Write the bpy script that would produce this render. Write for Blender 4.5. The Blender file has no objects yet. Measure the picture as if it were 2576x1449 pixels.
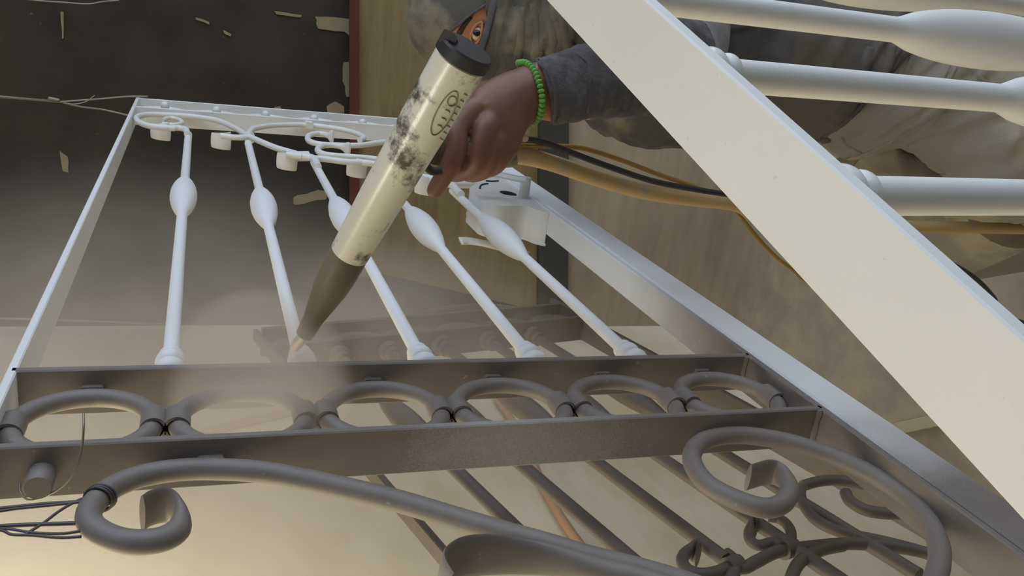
import bpy, bmesh, math, random
import numpy as np
random.seed(7); rng = np.random.default_rng(7)
scene = bpy.context.scene
COL = scene.collection
# ------------------------------------------------------------------ camera, world, lamps, exposure
CZ = 2.05                       # lens height above the floor (m)
F = 2160.414                    # focal length in pixels of the 2576 x 1449 frame
M = np.array([[0.12447478, 0.94031871, 0.3167124],
              [-0.31893463, 0.34017327, -0.88462582],
              [-0.93956731, 0.00910305, 0.3422432]])
from mathutils import Matrix, Vector
cam = bpy.data.cameras.new('camera'); cam_o = bpy.data.objects.new('camera', cam); COL.objects.link(cam_o)
cam.sensor_width = 36.0; cam.lens = 36.0 * F / 2576.0; cam.clip_start = 0.02; cam.clip_end = 60
mw = Matrix(M.tolist()).to_4x4(); mw.translation = Vector((0, 0, CZ)); cam_o.matrix_world = mw
scene.camera = cam_o
cam.dof.use_dof = False
vs = scene.view_settings
vs.view_transform = 'Standard'; vs.look = 'None'; vs.gamma = 1.0; vs.use_curve_mapping = False
vs.exposure = 0.0
world = bpy.data.worlds.new('world'); scene.world = world; world.use_nodes = True
bg = world.node_tree.nodes['Background']; bg.inputs[0].default_value = (0.72, 0.82, 1.0, 1); bg.inputs[1].default_value = 2.35
def lamp(name, loc, rot, sx, sy, power, col):
    l = bpy.data.lights.new(name, 'AREA'); l.shape = 'RECTANGLE'; l.size = sx; l.size_y = sy; l.energy = power; l.color = col
    o = bpy.data.objects.new(name, l); COL.objects.link(o); o.location = loc; o.rotation_euler = rot
    return o
lamp('booth_lamp', (0.1, 0.5, 3.72), (0, 0, 0), 1.6, 1.6, 2.0, (1.0, 0.98, 0.94))
lamp('work_lamp', (-0.70, -0.1, 3.6), (math.radians(12), 0, 0), 0.5, 0.5, 7, (1.0, 0.96, 0.88))
wl = lamp('wall_lamp', (-0.66, 0.62, 2.80), (0, math.radians(58), 0), 0.25, 0.8, 24, (1.0, 0.94, 0.82)); wl.data.spread = math.radians(130)
scene.cycles.max_bounces = 6
scene.cycles.volume_bounces = 1
scene.cycles.volume_step_rate = 3.0
scene.cycles.volume_max_steps = 64
scene.cycles.use_denoising = True
scene.cycles.adaptive_threshold = 0.02

# ------------------------------------------------------------------ pixel -> world helpers (each point gets its own real distance)
C0 = np.array([0, 0, CZ])
def ray(x, y): return M @ np.array([(x - 1288.0) / F, -(y - 724.5) / F, -1.0])
def at(x, y, t): return C0 + ray(x, y) * t
def onX(x, y, X): r = ray(x, y); return C0 + r * (X / r[0])
def onY(x, y, Y): r = ray(x, y); return C0 + r * (Y / r[1])
def onP(x, y, c, n): r = ray(x, y); return C0 + r * (((c - C0) @ n) / (r @ n))
def unit(v): v = np.asarray(v, float); return v / np.linalg.norm(v)
EX, EY, EZ = np.eye(3)

# ------------------------------------------------------------------ mesh builders: every one returns (verts, faces)
def spline(P, n=8, closed=False):
    P = np.asarray(P, float); out = []; N = len(P)
    for i in range(N if closed else N - 1):
        if closed: a, b, c, d = P[(i-1) % N], P[i], P[(i+1) % N], P[(i+2) % N]
        else:
            b, c = P[i], P[i+1]; a = P[i-1] if i else 2*b - c; d = P[i+2] if i + 2 < N else 2*c - b
        for k in range(n):
            t = k / n
            out.append(0.5*((2*b) + (c-a)*t + (2*a-5*b+4*c-d)*t*t + (3*b-a-3*c+d)*t**3))
    if not closed: out.append(P[-1])
    return np.array(out)
def skin(rings, closed=False, cap=True):
    n = len(rings[0]); V = np.concatenate(rings); Fc = []; R = len(rings)
    for i in range(R if closed else R - 1):
        a = i*n; b = ((i+1) % R)*n
        for k in range(n):
            k2 = (k+1) % n
            Fc.append((a+k, a+k2, b+k2, b+k))
    if cap and not closed:
        Fc.append(tuple(range(n))[::-1]); Fc.append(tuple(range((R-1)*n, R*n)))
    return V, Fc
def tangents(P, closed=False):
    T = (np.roll(P, -1, 0) - np.roll(P, 1, 0)) if closed else np.gradient(P, axis=0)
    return T / np.maximum(np.linalg.norm(T, axis=1, keepdims=True), 1e-9)
def tube(P, r, n=12, closed=False, cap=True):
    P = np.asarray(P, float); T = tangents(P, closed); r = np.broadcast_to(r, len(P))
    u = np.cross(T[0], [0.3, 0.2, 0.9]); u /= np.linalg.norm(u)
    rings = []; th = np.linspace(0, 2*np.pi, n, endpoint=False)
    for i in range(len(P)):
        u = u - T[i]*(u @ T[i]); u /= np.linalg.norm(u); w = np.cross(T[i], u)
        rings.append(P[i] + r[i]*(np.outer(np.cos(th), u) + np.outer(np.sin(th), w)))
    return skin(rings, closed, cap)
def flat_tube(P, ra, rb, nrm, n=14, closed=False, off=None):
    """a bar bent in one plane: ra across in the plane, rb along the plane's normal"""
    P = np.asarray(P, float); T = tangents(P, closed); nrm = unit(nrm)
    ra = np.broadcast_to(ra, len(P)); rb = np.broadcast_to(rb, len(P)); off = np.zeros(len(P)) if off is None else off
    th = np.linspace(0, 2*np.pi, n, endpoint=False); rings = []
    for i in range(len(P)):
        a = unit(np.cross(T[i], nrm))
        rings.append(P[i] + nrm*off[i] + np.outer(ra[i]*np.cos(th), a) + np.outer(rb[i]*np.sin(th), nrm))
    return skin(rings, closed)
def lathe(p0, p1, prof, n=20):
    p0 = np.asarray(p0, float); p1 = np.asarray(p1, float); d = unit(p1 - p0)
    u = unit(np.cross(d, [0.31, 0.17, 0.93])); w = np.cross(d, u); th = np.linspace(0, 2*np.pi, n, endpoint=False)
    return skin([p0 + d*s + r*(np.outer(np.cos(th), u) + np.outer(np.sin(th), w)) for s, r in prof])
def bar(p0, p1, A, ha, B, hb, bev=0.0012):
    """flat bar from p0 to p1 with a small chamfer; A, B are the cross axes"""
    p0 = np.asarray(p0, float); p1 = np.asarray(p1, float); A = unit(A); B = unit(B)
    c = [(ha-bev, hb), (ha, hb-bev), (ha, -hb+bev), (ha-bev, -hb), (-ha+bev, -hb), (-ha, -hb+bev), (-ha, hb-bev), (-ha+bev, hb)]
    return skin([np.array([p + A*a + B*b for a, b in c]) for p in (p0, p1)])
def box(c, A, B, Cc, a, b, cc):
    c = np.asarray(c, float); return bar(c - unit(Cc)*cc, c + unit(Cc)*cc, A, a, B, b, 0.0015)
def prism(poly, ext):
    poly = np.asarray(poly, float); n = len(poly); V = np.concatenate([poly, poly + np.asarray(ext)])
    Fc = [tuple(range(n))[::-1], tuple(range(n, 2*n))] + [(k, (k+1) % n, n+(k+1) % n, n+k) for k in range(n)]
    return V, Fc
def ball(c, r, n=12, m=8, ax=None):
    c = np.asarray(c, float); r = np.broadcast_to(np.asarray(r, float), 3); ax = np.eye(3) if ax is None else ax
    th = np.linspace(0, 2*np.pi, n, endpoint=False); rings = []
    for j in range(m + 1):
        f = math.pi*(j/m - 0.5); f = max(-1.52, min(1.52, f))
        loc = np.stack([r[0]*np.cos(f)*np.cos(th), r[1]*np.cos(f)*np.sin(th), np.full(n, r[2]*np.sin(f))], 1)
        rings.append(c + loc @ ax)
    return skin(rings)
def join(*parts):
    V = []; Fc = []; o = 0
    for v, f in parts:
        V.append(v); Fc += [tuple(i+o for i in q) for q in f]; o += len(v)
    return np.concatenate(V), Fc

ORIGIN = {}
def tag(o, label=None, cat=None, group=None, kind=None):
    if label: o['label'] = label
    if cat: o['category'] = cat
    if group: o['group'] = group
    if kind: o['kind'] = kind
    return o
def empty(name, loc):
    o = bpy.data.objects.new(name, None); COL.objects.link(o); o.location = tuple(loc); o.empty_display_size = 0.05
    ORIGIN[o] = np.asarray(loc, float); return o
def mesh(name, vf, m, parent=None, smooth=True, origin=None):
    V, Fc = vf; V = np.asarray(V, float)
    og = ORIGIN[parent] if parent is not None else (np.asarray(origin, float) if origin is not None else V.mean(0))
    me = bpy.data.meshes.new(name); me.from_pydata((V - og).tolist(), [], Fc); me.validate(); me.update()
    _bm = bmesh.new(); _bm.from_mesh(me); bmesh.ops.recalc_face_normals(_bm, faces=_bm.faces); _bm.to_mesh(me); _bm.free()
    if smooth: me.polygons.foreach_set('use_smooth', [True]*len(me.polygons))
    me.materials.append(m)
    o = bpy.data.objects.new(name, me); COL.objects.link(o)
    if parent is not None: o.parent = parent
    else: o.location = tuple(og)
    ORIGIN[o] = og
    return o
def auto(o, ang=40):
    """sharp edges above an angle, so flats stay flat on smooth parts"""
    bm = bmesh.new(); bm.from_mesh(o.data)
    bmesh.ops.recalc_face_normals(bm, faces=bm.faces)
    for e in bm.edges:
        if len(e.link_faces) == 2 and e.calc_face_angle(0) > math.radians(ang): e.smooth = False
    bm.to_mesh(o.data); bm.free(); return o

# ------------------------------------------------------------------ materials
def srgb(r, g, b): return tuple(((c/255/12.92) if c/255 <= 0.04045 else ((c/255+0.055)/1.055)**2.4) for c in (r, g, b)) + (1,)
class NT:
    def __init__(self, name):
        self.m = bpy.data.materials.new(name); self.m.use_nodes = True; self.t = self.m.node_tree; self.n = self.t.nodes
        self.b = self.n['Principled BSDF']; self.out = self.n['Material Output']
    def add(self, typ, **kw):
        nd = self.n.new(typ)
        for k, v in kw.items(): setattr(nd, k, v)
        return nd
    def link(self, a, b): self.t.links.new(a, b)
    def coord(self, which='Object'): return self.add('ShaderNodeTexCoord').outputs[which]
    def noise(self, scale, detail=4, rough=0.55, vec=None, stretch=None):
        nz = self.add('ShaderNodeTexNoise'); nz.inputs['Scale'].default_value = scale; nz.inputs['Detail'].default_value = detail; nz.inputs['Roughness'].default_value = rough
        vec = vec or self.coord()
        if stretch:
            mp = self.add('ShaderNodeMapping'); mp.inputs['Scale'].default_value = stretch; self.link(vec, mp.inputs[0]); vec = mp.outputs[0]
        self.link(vec, nz.inputs['Vector']); return nz.outputs[0]
    def ramp(self, fac, stops):
        r = self.add('ShaderNodeValToRGB'); e = r.color_ramp.elements
        while len(e) < len(stops): e.new(0.5)
        for el, (p, c) in zip(e, stops): el.position = p; el.color = c if len(c) == 4 else tuple(c) + (1,)
        self.link(fac, r.inputs[0]); return r.outputs[0]
    def mix(self, fac, a, b):
        mx = self.add('ShaderNodeMix', data_type='RGBA')
        for v, i in ((fac, 0), (a, 6), (b, 7)):
            if hasattr(v, 'links') or hasattr(v, 'is_output'): self.link(v, mx.inputs[i])
            else: mx.inputs[i].default_value = v
        return mx.outputs[2]
    def math(self, op, a, b=None, c=None):
        mt = self.add('ShaderNodeMath', operation=op)
        for i, v in enumerate((a, b, c)):
            if v is None: continue
            if hasattr(v, 'is_output'): self.link(v, mt.inputs[i])
            else: mt.inputs[i].default_value = v
        return mt.outputs[0]
    def maprange(self, v, a, b, c=0.0, d=1.0, smooth=True):
        mr = self.add('ShaderNodeMapRange'); mr.interpolation_type = 'SMOOTHSTEP' if smooth else 'LINEAR'
        self.link(v, mr.inputs[0])
        for i, x in zip((1, 2, 3, 4), (a, b, c, d)): mr.inputs[i].default_value = x
        return mr.outputs[0]
    def pos(self): return self.add('ShaderNodeNewGeometry').outputs['Position']
    def sep(self, v):
        s = self.add('ShaderNodeSeparateXYZ'); self.link(v, s.inputs[0]); return s.outputs
    def bump(self, h, strength, dist=0.001):
        b = self.add('ShaderNodeBump'); b.inputs['Strength'].default_value = strength; b.inputs['Distance'].default_value = dist
        self.link(h, b.inputs['Height']); self.link(b.outputs[0], self.b.inputs['Normal'])
    def set(self, col=None, rough=None, metal=None, spec=None):
        for v, k in ((col, 'Base Color'), (rough, 'Roughness'), (metal, 'Metallic'), (spec, 'Specular IOR Level')):
            if v is None: continue
            if hasattr(v, 'is_output'): self.link(v, self.b.inputs[k])
            else: self.b.inputs[k].default_value = v
        return self.m
WHITE = srgb(226, 227, 225); PRIMER = srgb(118, 113, 108)
def white_powder(name, rough=0.45):
    t = NT(name); p = t.pos()
    n1 = t.noise(9, 3, 0.5, p); col = t.mix(n1, srgb(220, 221, 216), srgb(232, 231, 226))
    spk = t.maprange(t.noise(260, 2, 0.5, p), 0.73, 0.78); col = t.mix(t.math('MULTIPLY', spk, 0.25), col, srgb(150, 148, 140))
    t.bump(t.noise(700, 2, 0.5, p), 0.10, 0.0006)
    return t.set(col, rough)
def half_coated(name, y0, y1, patch=None):
    """dark primer that turns to white powder where the gun has already been (y in world metres)"""
    t = NT(name); p = t.pos(); s = t.sep(p)
    grain = t.noise(900, 2, 0.6, p); big = t.noise(14, 3, 0.5, p)
    yy = t.math('ADD', s[1], t.math('MULTIPLY', t.math('SUBTRACT', big, 0.5), 0.10))
    fac = t.maprange(yy, y0, y1)
    if patch is not None:
        vd = t.add('ShaderNodeVectorMath', operation='DISTANCE'); t.link(p, vd.inputs[0]); vd.inputs[1].default_value = tuple(patch[0])
        fac = t.math('MAXIMUM', fac, t.math('MULTIPLY', t.maprange(t.math('ADD', vd.outputs['Value'], t.math('MULTIPLY', t.math('SUBTRACT', big, .5), .12)), patch[1], 0.0), patch[2]))
    th = t.maprange(t.math('SUBTRACT', t.math('MULTIPLY_ADD', fac, 1.3, -0.15), t.math('MULTIPLY', t.math('SUBTRACT', grain, 0.5), 0.5)), 0.0, 1.0, smooth=False)
    dark = t.mix(t.noise(30, 4, 0.6, p), srgb(112, 105, 99), srgb(133, 125, 118))
    chips = t.maprange(t.noise(120, 2, 0.5, p), 0.74, 0.76); dark = t.mix(t.math('MULTIPLY', chips, 0.35), dark, srgb(190, 185, 175))
    t.bump(grain, 0.12, 0.0006)
    return t.set(t.mix(th, dark, WHITE), 0.5)
def plain(name, c, rough=0.6, metal=0.0, var=0.15, scale=20, bump=0.0):
    t = NT(name); n = t.noise(scale, 4, 0.6); d = tuple(x*(1-var) for x in c[:3]) + (1,); l = tuple(min(1, x*(1+var)) for x in c[:3]) + (1,)
    if bump: t.bump(t.noise(scale*6, 3, 0.6), bump, 0.002)
    return t.set(t.mix(n, d, l), rough, metal)
M_WHITE = white_powder('white_powder_coat')
M_WHITE_GLOSS = white_powder('white_gloss_coat', 0.22)
M_ROD = half_coated('rod_coat', 0.72, 0.80)
M_RAIL = half_coated('rail_coat', 0.40, 0.72)
M_INNER = half_coated('inner_rail_coat', 0.72, 1.15)
M_DARK = half_coated('grey_primer', 8, 9)
M_BAR3 = half_coated('grey_primer_dusted', 8, 9, ((-0.37, 0.62, CZ - 0.27), 0.20, 0.30))
M_TUBE = M_DARK
M_BACKGATE = plain('brown_grey_primer', srgb(98, 90, 82), 0.55, 0, 0.2, 30)
M_WIRE = plain('galvanised_wire', srgb(150, 142, 128), 0.45, 0.5, 0.2, 90)
M_WIREDK = plain('dark_wire', srgb(88, 84, 84), 0.5, 0.4, 0.2, 90)

# ================================================================== the booth (setting)
def dirty_wall(name, dark, mid, light, streak, scale=1.6):
    t = NT(name); p = t.pos()
    n1 = t.noise(scale, 5, 0.6, p); n2 = t.noise(5.0, 5, 0.65, p, streak)
    col = t.ramp(t.math('ADD', t.math('MULTIPLY', n1, 0.6), t.math('MULTIPLY', n2, 0.4)), [(0.36, dark), (0.5, mid), (0.64, light)])
    sp = t.maprange(t.noise(46, 3, 0.6, p), 0.72, 0.76); col = t.mix(t.math('MULTIPLY', sp, 0.35), col, srgb(150, 140, 115))
    t.bump(t.noise(30, 4, 0.6, p), 0.15, 0.004)
    return t.set(col, 0.75)
M_BLACKWALL = dirty_wall('sooty_wall', srgb(30, 26, 21), srgb(44, 38, 30), srgb(62, 54, 43), (1, 1, 1))
M_OLIVE = dirty_wall('streaked_board', srgb(112, 96, 60), srgb(138, 120, 80), srgb(154, 137, 98), (0.35, 1, 6.0), 2.2)
M_BROWNWALL = dirty_wall('stained_brown_wall', srgb(142, 130, 106), srgb(166, 152, 126), srgb(182, 168, 142), (0.4, 1, 3), 1.4)
M_TANWALL = dirty_wall('tan_painted_wall', srgb(196, 182, 148), srgb(212, 200, 170), srgb(224, 214, 188), (1, 0.5, 2), 1.8)
M_FLOOR = dirty_wall('dusty_floor', srgb(150, 139, 118), srgb(166, 154, 131), srgb(186, 170, 136), (1, 1, 1), 6)
M_CEIL = dirty_wall('dark_ceiling', srgb(70, 64, 56), srgb(84, 78, 68), srgb(96, 88, 76), (1, 1, 1))
M_RUST = plain('rusty_steel', srgb(92, 46, 26), 0.8, 0, 0.35, 40)
M_STRIP = plain('dark_steel_post', srgb(66, 64, 60), 0.6, 0, 0.25, 12)
WY, WX = 2.8, -1.145
def slab(x0, x1, y0, y1, z0, z1): return box(((x0+x1)/2, (y0+y1)/2, (z0+z1)/2), EX, EY, EZ, abs(x1-x0)/2, abs(y1-y0)/2, abs(z1-z0)/2)
def struct(name, vf, m): return tag(mesh(name, vf, m, smooth=False), kind='structure')
wall_back = struct('wall_back', slab(WX, 1.9, WY, WY + 0.12, 0, 4.0), M_BLACKWALL)
wall_left = struct('wall_left', slab(WX - 0.12, WX, -1.6, WY + 0.12, 0, 4.0), M_TANWALL)
shade_wall_front = struct('shade_wall_front', slab(WX, 1.9, -1.72, -1.6, 0, 4.0), M_BLACKWALL)  # unseen dark wall, added to cut light reaching the bars from behind the lens
shade_wall_right = struct('shade_wall_right', slab(1.9, 2.02, -1.72, -0.25, 0, 4.0), M_BLACKWALL)  # unseen wall, added to block sky light and darken the bars' near faces
floor = struct('floor', slab(WX - 0.12, 4.5, -1.72, WY + 0.12, -0.1, 0), M_FLOOR)
ceiling = struct('ceiling', slab(WX - 0.12, 1.5, -1.72, WY + 0.12, 4.0, 4.1), M_CEIL)
def wallpoly(name, px, y, thick, m):
    P = [onY(a, b, y) for a, b in px]; return mesh(name, prism(P, (0, thick, 0)), m, wall_back, smooth=False)
wallpoly('lower_panel', [(898, -420), (898, 700), (969, 690), (1353, 782), (1366, 400), (1372, -420)], WY - 0.035, 0.034, M_OLIVE)
wallpoly('rust_strip', [(880, -420), (880, 600), (903, 605), (903, -420)], WY - 0.05, 0.014, M_RUST)
wallpoly('post', [(1366, -420), (1354, 900), (1428, 920), (1436, -420)], WY - 0.06, 0.05, M_STRIP)
wallpoly('lower_wall_sheet', [(1432, -420), (1424, 930), (2300, 1000), (2100, -420)], WY - 0.03, 0.028, M_BROWNWALL)
M_FLAKE = plain('bare_plaster', srgb(148, 136, 104), 0.85, 0, 0.2, 30)
def flake(pts, k=9, jit=4):
    P = []
    for i in range(len(pts)):
        a, b = np.array(pts[i], float), np.array(pts[(i+1) % len(pts)], float)
        for j in range(3): P.append(a + (b-a)*j/3 + rng.normal(0, jit*0.5, 2)*(j > 0))
    wallpoly('plaster_patch', [tuple(q) for q in P], WY - 0.004, 0.004, M_FLAKE)
flake([(792, 42), (880, 48), (884, 92), (868, 80), (840, 78), (800, 72)])
flake([(864, 158), (880, 155), (882, 242), (872, 244), (862, 205)])
flake([(822, 268), (845, 256), (866, 268), (866, 286), (824, 284)], jit=2)
flake([(738, 498), (775, 488), (800, 478), (822, 482), (820, 502), (742, 516)], jit=3)
flake([(150, 380), (170, 395), (172, 436), (158, 430)], jit=3)
flake([(690, 28), (760, 38), (758, 44), (695, 36)], jit=2)
flake([(690, 270), (705, 268), (708, 273), (692, 276)], jit=1)
flake([(492, 44), (528, 56), (526, 62), (494, 50)], jit=2)
flake([(562, 76), (582, 86), (580, 92), (564, 84)], jit=1)
flake([(152, 30), (160, 30), (160, 96), (156, 98)], jit=1)

# ================================================================== the gate being sprayed
H = 0.353; GX0, GX1 = -0.353, -0.397; GX = -0.375          # the gate's own plane: bars run from GX0 down to GX1
ZT, ZB = 0.1505 + CZ, -0.5985 + CZ                        # centre lines of top and bottom flat bars
g1 = tag(empty('wrought_iron_gate', (GX, 1.3, ZB - 0.05)), 'wrought-iron gate hung on edge, its far half sprayed white and near half still grey', 'gate')
def g1p(name, vf, m=M_WHITE, sm=True, par=None):
    o = mesh(name, vf, m, par or g1, sm); return auto(o) if sm else o
hb = 0.022
# long rails (they run away from the lens) and cross bars (vertical in the booth)
g1p('top_rail', bar((GX, 0.15, ZT), (GX, 2.40, ZT), EZ, 0.004, EX, hb), M_RAIL, False)
g1p('bottom_rail', bar((GX, 0.15, ZB), (GX, 2.40, ZB), EZ, 0.004, EX, hb), M_INNER, False)
g1p('stop_rail', bar((GX + 0.001, 0.15, ZB - 0.0305), (GX + 0.001, 2.40, ZB - 0.0305), EZ, 0.0242, EX, hb, 0.0025), M_RAIL, False)
def cross(y, m, z0=ZB, z1=ZT, name='cross_bar'): return g1p(name, bar((GX, y, z0), (GX, y, z1), EY, 0.004, EX, hb), m, False)
B3, B2, F1, F2 = 0.6345, 0.7665, 2.249, 2.384
cross(B3, M_BAR3); cross(B2, M_DARK); cross(F1, M_WHITE); cross(F2, M_WHITE)
for y in (B3, B2):                                         # weld beads in the corners
    g1p('weld_bead', tube(np.array([(GX0 - 0.001 - 0.004*k, y - 0.005 + rng.normal(0, .0003), ZB + 0.0045) for k in range(10)]), 0.0034 + rng.normal(0, .0003, 10), 8), M_DARK)
# ring border between the two near bars
PIT = (ZT - ZB) / 6; RY = (B3 + B2) / 2; RR = 0.0503; TR = 0.0082
def ring(yc, zc, m):
    th = np.linspace(0, 2*np.pi, 48, endpoint=False)
    P = np.stack([np.full(48, GX), yc + RR*np.cos(th), zc + (PIT/2 - TR - 0.001)*np.sin(th)], 1)
    r = g1p('ring', tube(P, TR, 14, True), m)
    for s in (-1, 1):
        zz = zc + s*(PIT/2 - TR - 0.001)
        th2 = np.linspace(0.12*np.pi, 1.88*np.pi, 20) + (0.5*np.pi if s > 0 else -0.5*np.pi)   # an open band round the bar
        outer = []
        for yy, rr in ((yc - 0.012, 0.0110), (yc + 0.012, 0.0110)):
            outer.append(np.stack([GX + rr*np.cos(th2), np.full(20, yy), zz + rr*np.sin(th2)], 1))
        inner = []
        for yy, rr in ((yc - 0.012, 0.0084), (yc + 0.012, 0.0084)):
            inner.append(np.stack([GX + rr*np.cos(th2), np.full(20, yy), zz + rr*np.sin(th2)], 1))
        V = np.concatenate([outer[0], outer[1], inner[1], inner[0]]); Fc = []
        for b in range(4):
            for k in range(19): Fc.append((b*20+k, b*20+k+1, ((b+1) % 4)*20+k+1, ((b+1) % 4)*20+k))
        Fc += [(0, 20, 40, 60), (79, 59, 39, 19)]
        g1p('collar', (V, Fc), m, True, r)
    for s, yb in ((1, B2), (-1, B3)):
        g1p('spacer', box((GX + 0.001, yc + s*(RR + TR + 0.0012), zc), EX, EZ, EY, 0.0062, 0.009, 0.0032), m, False, r)
for k in range(6): ring(RY, ZB + PIT*(k + 0.5), M_DARK)
# the same border at the far end, seen only as knobs over the bars
for k in range(6):
    zc = ZB + PIT*(k + 0.5); th = np.linspace(0, 2*np.pi, 32, endpoint=False); yc = (F1 + F2)/2
    P = np.stack([np.full(32, GX), yc + RR*np.cos(th), zc + (PIT/2 - TR - 0.001)*np.sin(th)], 1)
    g1p('ring', tube(P, TR, 10, True), M_WHITE)
for x, y, zz in [(415, 262, 0), (545, 275, 0), (668, 285, 0), (790, 295, 0), (912, 305, 0)]:
    q = onX(x, y + 4, -0.357); g1p('knob', ball(q, (0.012, 0.011, 0.011), 12, 8), M_WHITE_GLOSS)
for x, y in [(446, 284), (778, 314)]:
    g1p('spacer', box(onX(x, y, -0.365), EX, EZ, EY, 0.008, 0.009, 0.012), M_WHITE, False)
# balusters with their bulbs and double collars
R = 0.0078
def bal_profile(L, b0, b1, rmax, r=R, skew=0.5):
    pr = [(0, r), (b0 - 0.004, r)]
    for k in range(17):
        u = k/16; e = math.sin(math.pi*u**(math.log(0.5)/math.log(skew)))**0.9 if 0 < u < 1 else 0
        pr.append((b0 + (b1-b0)*u, r*1.12 + (rmax - r*1.12)*e))
    return pr + [(b1 + 0.004, r), (L, r)]
zb = [ZT - PIT*(k + 1) for k in range(5)]
bulb = [1.49, 1.44, 1.395, 1.345, 1.31]; bend = [2.045, 1.985, 1.82, 1.735, 1.62]
for k in range(5):
    p0 = np.array([GX, B2 + 0.004, zb[k]]); L = bend[k] - p0[1]
    b = g1p('baluster', lathe(p0, p0 + EY*L, bal_profile(L, bulb[k] - 0.115 - p0[1], bulb[k] + 0.105 - p0[1], 0.0215), 20), M_ROD)
    for j, (s, rr, w) in enumerate(((0.032, 0.0150, 0.010), (0.052, 0.0142, 0.0085), (0.066, 0.0118, 0.005))):
        prof = [(s - w, R)] + [(s + w*math.sin(a), R + (rr - R)*math.cos(a)) for a in np.linspace(-1.4, 1.4, 9)] + [(s + w, R)]
        g1p('collar', lathe(p0, p0 + EY, prof, 20), M_ROD, True, b)
# scrollwork: curves bent in the gate's plane
def px_curve(px, X=GX, n=6): return spline([onX(a, b, X) for a, b in px], n)
def scroll(name, P, r, m, tail=0.0, tail0=0.0, wide=0.019, nrm=EX, par=None, thin=0.0026):
    """round bar along P; tail metres at the end (tail0 at the start) are hammered flat into a fishtail"""
    s = np.concatenate([[0], np.cumsum(np.linalg.norm(np.diff(P, axis=0), axis=1))]); L = s[-1]
    f = np.zeros(len(P))
    if tail: f = np.maximum(f, np.clip((s - (L - tail))/tail, 0, 1))
    if tail0: f = np.maximum(f, np.clip((tail0 - s)/tail0, 0, 1))
    f = np.clip(f*1.5, 0, 1); f = f*f*(3 - 2*f)
    return (lambda vf: auto(mesh(name, vf, m, par or g1), 50))(flat_tube(P, r + (thin - r)*f, r + (wide - r)*f, nrm, 16))
# near scroll at the left of the picture and the stem it runs into
stem = [(850, 1224), (990, 1257), (1129, 1298), (1269, 1340), (1374, 1369), (1479, 1401), (1619, 1436), (1760, 1480), (1900, 1540)]
left = [(358, 1292), (376, 1280), (402, 1272), (428, 1272), (447, 1286), (456, 1310), (444, 1337), (402, 1358), (332, 1364), (272, 1350), (231, 1322), (224, 1289), (252, 1250), (297, 1219), (367, 1195), (454, 1182), (541, 1180), (664, 1188), (769, 1207)]
scroll('scroll', px_curve(left + stem), 0.0088, M_TUBE, tail0=0.060, wide=0.0150)
leaf = [(1135, 1500), (1112, 1455), (1122, 1425), (1165, 1402), (1240, 1396), (1330, 1402), (1420, 1414), (1520, 1436), (1640, 1466), (1800, 1530)]
scroll('scroll', px_curve(leaf), 0.0088, M_TUBE, tail0=0.16, wide=0.0180)
right = [(1882, 1202), (1900, 1196), (1926, 1189), (1952, 1190), (1975, 1207), (1986, 1236), (1966, 1268), (1921, 1278), (1851, 1257), (1781, 1219), (1746, 1174), (1742, 1139), (1767, 1111), (1816, 1097), (1886, 1096), (1990, 1114), (2095, 1149), (2200, 1198), (2287, 1257), (2340, 1320), (2363, 1380), (2358, 1440), (2330, 1500), (2270, 1560)]
scroll('scroll', px_curve(right), 0.0088, M_TUBE, tail0=0.060, wide=0.0138)
for x, y in ((530, 1150), (1830, 1074)):
    q = onX(x, y, GX); a_ = onX(x, y + 26, GX)[1]; q[1] = (a_ + B3 - 0.003)/2; g1p('spacer', box(q, EX, EZ, EY, 0.0070, 0.010, abs(B3 - 0.003 - a_)/2), M_DARK, False)
q = onY(106, 1192, B3 - 0.004)                                # hinge stub on the near bar
g1p('hinge_stub', lathe(q, q - EY + EX*0.02, [(0, 0.0098), (0.019, 0.0098), (0.0205, 0.009)], 20), M_DARK)
# far scrollwork
r2 = 0.0066
W = M_WHITE
def sc(px, tail=0, tail0=0, r=r2, wide=0.016):
    P = px_curve(px, -0.366); P[:, 1] = np.minimum(P[:, 1], F1 - 0.005 - r); return scroll('scroll', P, r, W, tail, tail0, wide)
sc([(471, 338), (468, 327), (452, 322), (430, 322), (404, 321), (372, 316), (348, 306), (343, 297), (354, 291), (381, 288), (436, 290), (490, 294), (545, 303), (585, 319), (621, 340), (655, 356), (694, 372), (735, 384), (781, 397), (817, 400), (871, 407), (934, 411), (1000, 430), (1080, 448), (1140, 460), (1205, 465)])
sc([(408, 312), (440, 314), (458, 309), (448, 300), (425, 297), (408, 303)], r=0.005)
sc([(624, 342), (634, 326), (660, 319), (694, 315), (762, 314), (830, 321), (885, 332), (915, 345), (905, 353)])
sc([(838, 345), (806, 336), (780, 340), (774, 349), (784, 358), (817, 364), (898, 366), (953, 359), (1010, 352)], tail0=0.02)
sc([(880, 377), (850, 367), (815, 366), (800, 374), (803, 383), (825, 390), (871, 394), (934, 399), (1010, 412), (1080, 432), (1135, 455)], tail0=0.03)
for a in ([(626, 345), (605, 346), (582, 345), (556, 342)], [(760, 394), (745, 392), (722, 388)], [(940, 412), (920, 410), (897, 406)], [(1110, 452), (1090, 450), (1068, 446)], [(440, 323), (425, 322), (405, 317)]):
    sc(a)
M_PAD = white_powder('white_fishtail_coat')
for x, y in [(404, 327), (556, 350), (722, 401), (897, 420), (1069, 463)]:    # flat fishtail ends hanging over the back of the bars
    c = onX(x, y + 3, -0.382); P = [c + np.array([0, 0.006 - 0.016*math.cos(a), -0.021*math.sin(a)]) for a in np.linspace(-1.25, 1.25, 11)]
    g1p('fishtail', flat_tube(np.array(P), 0.0022, np.linspace(0.0165, 0.0215, 11), EX, 12), M_PAD)
sc([(750, 392), (768, 394), (784, 397), (793, 404), (800, 420)], r=0.0076)
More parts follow.
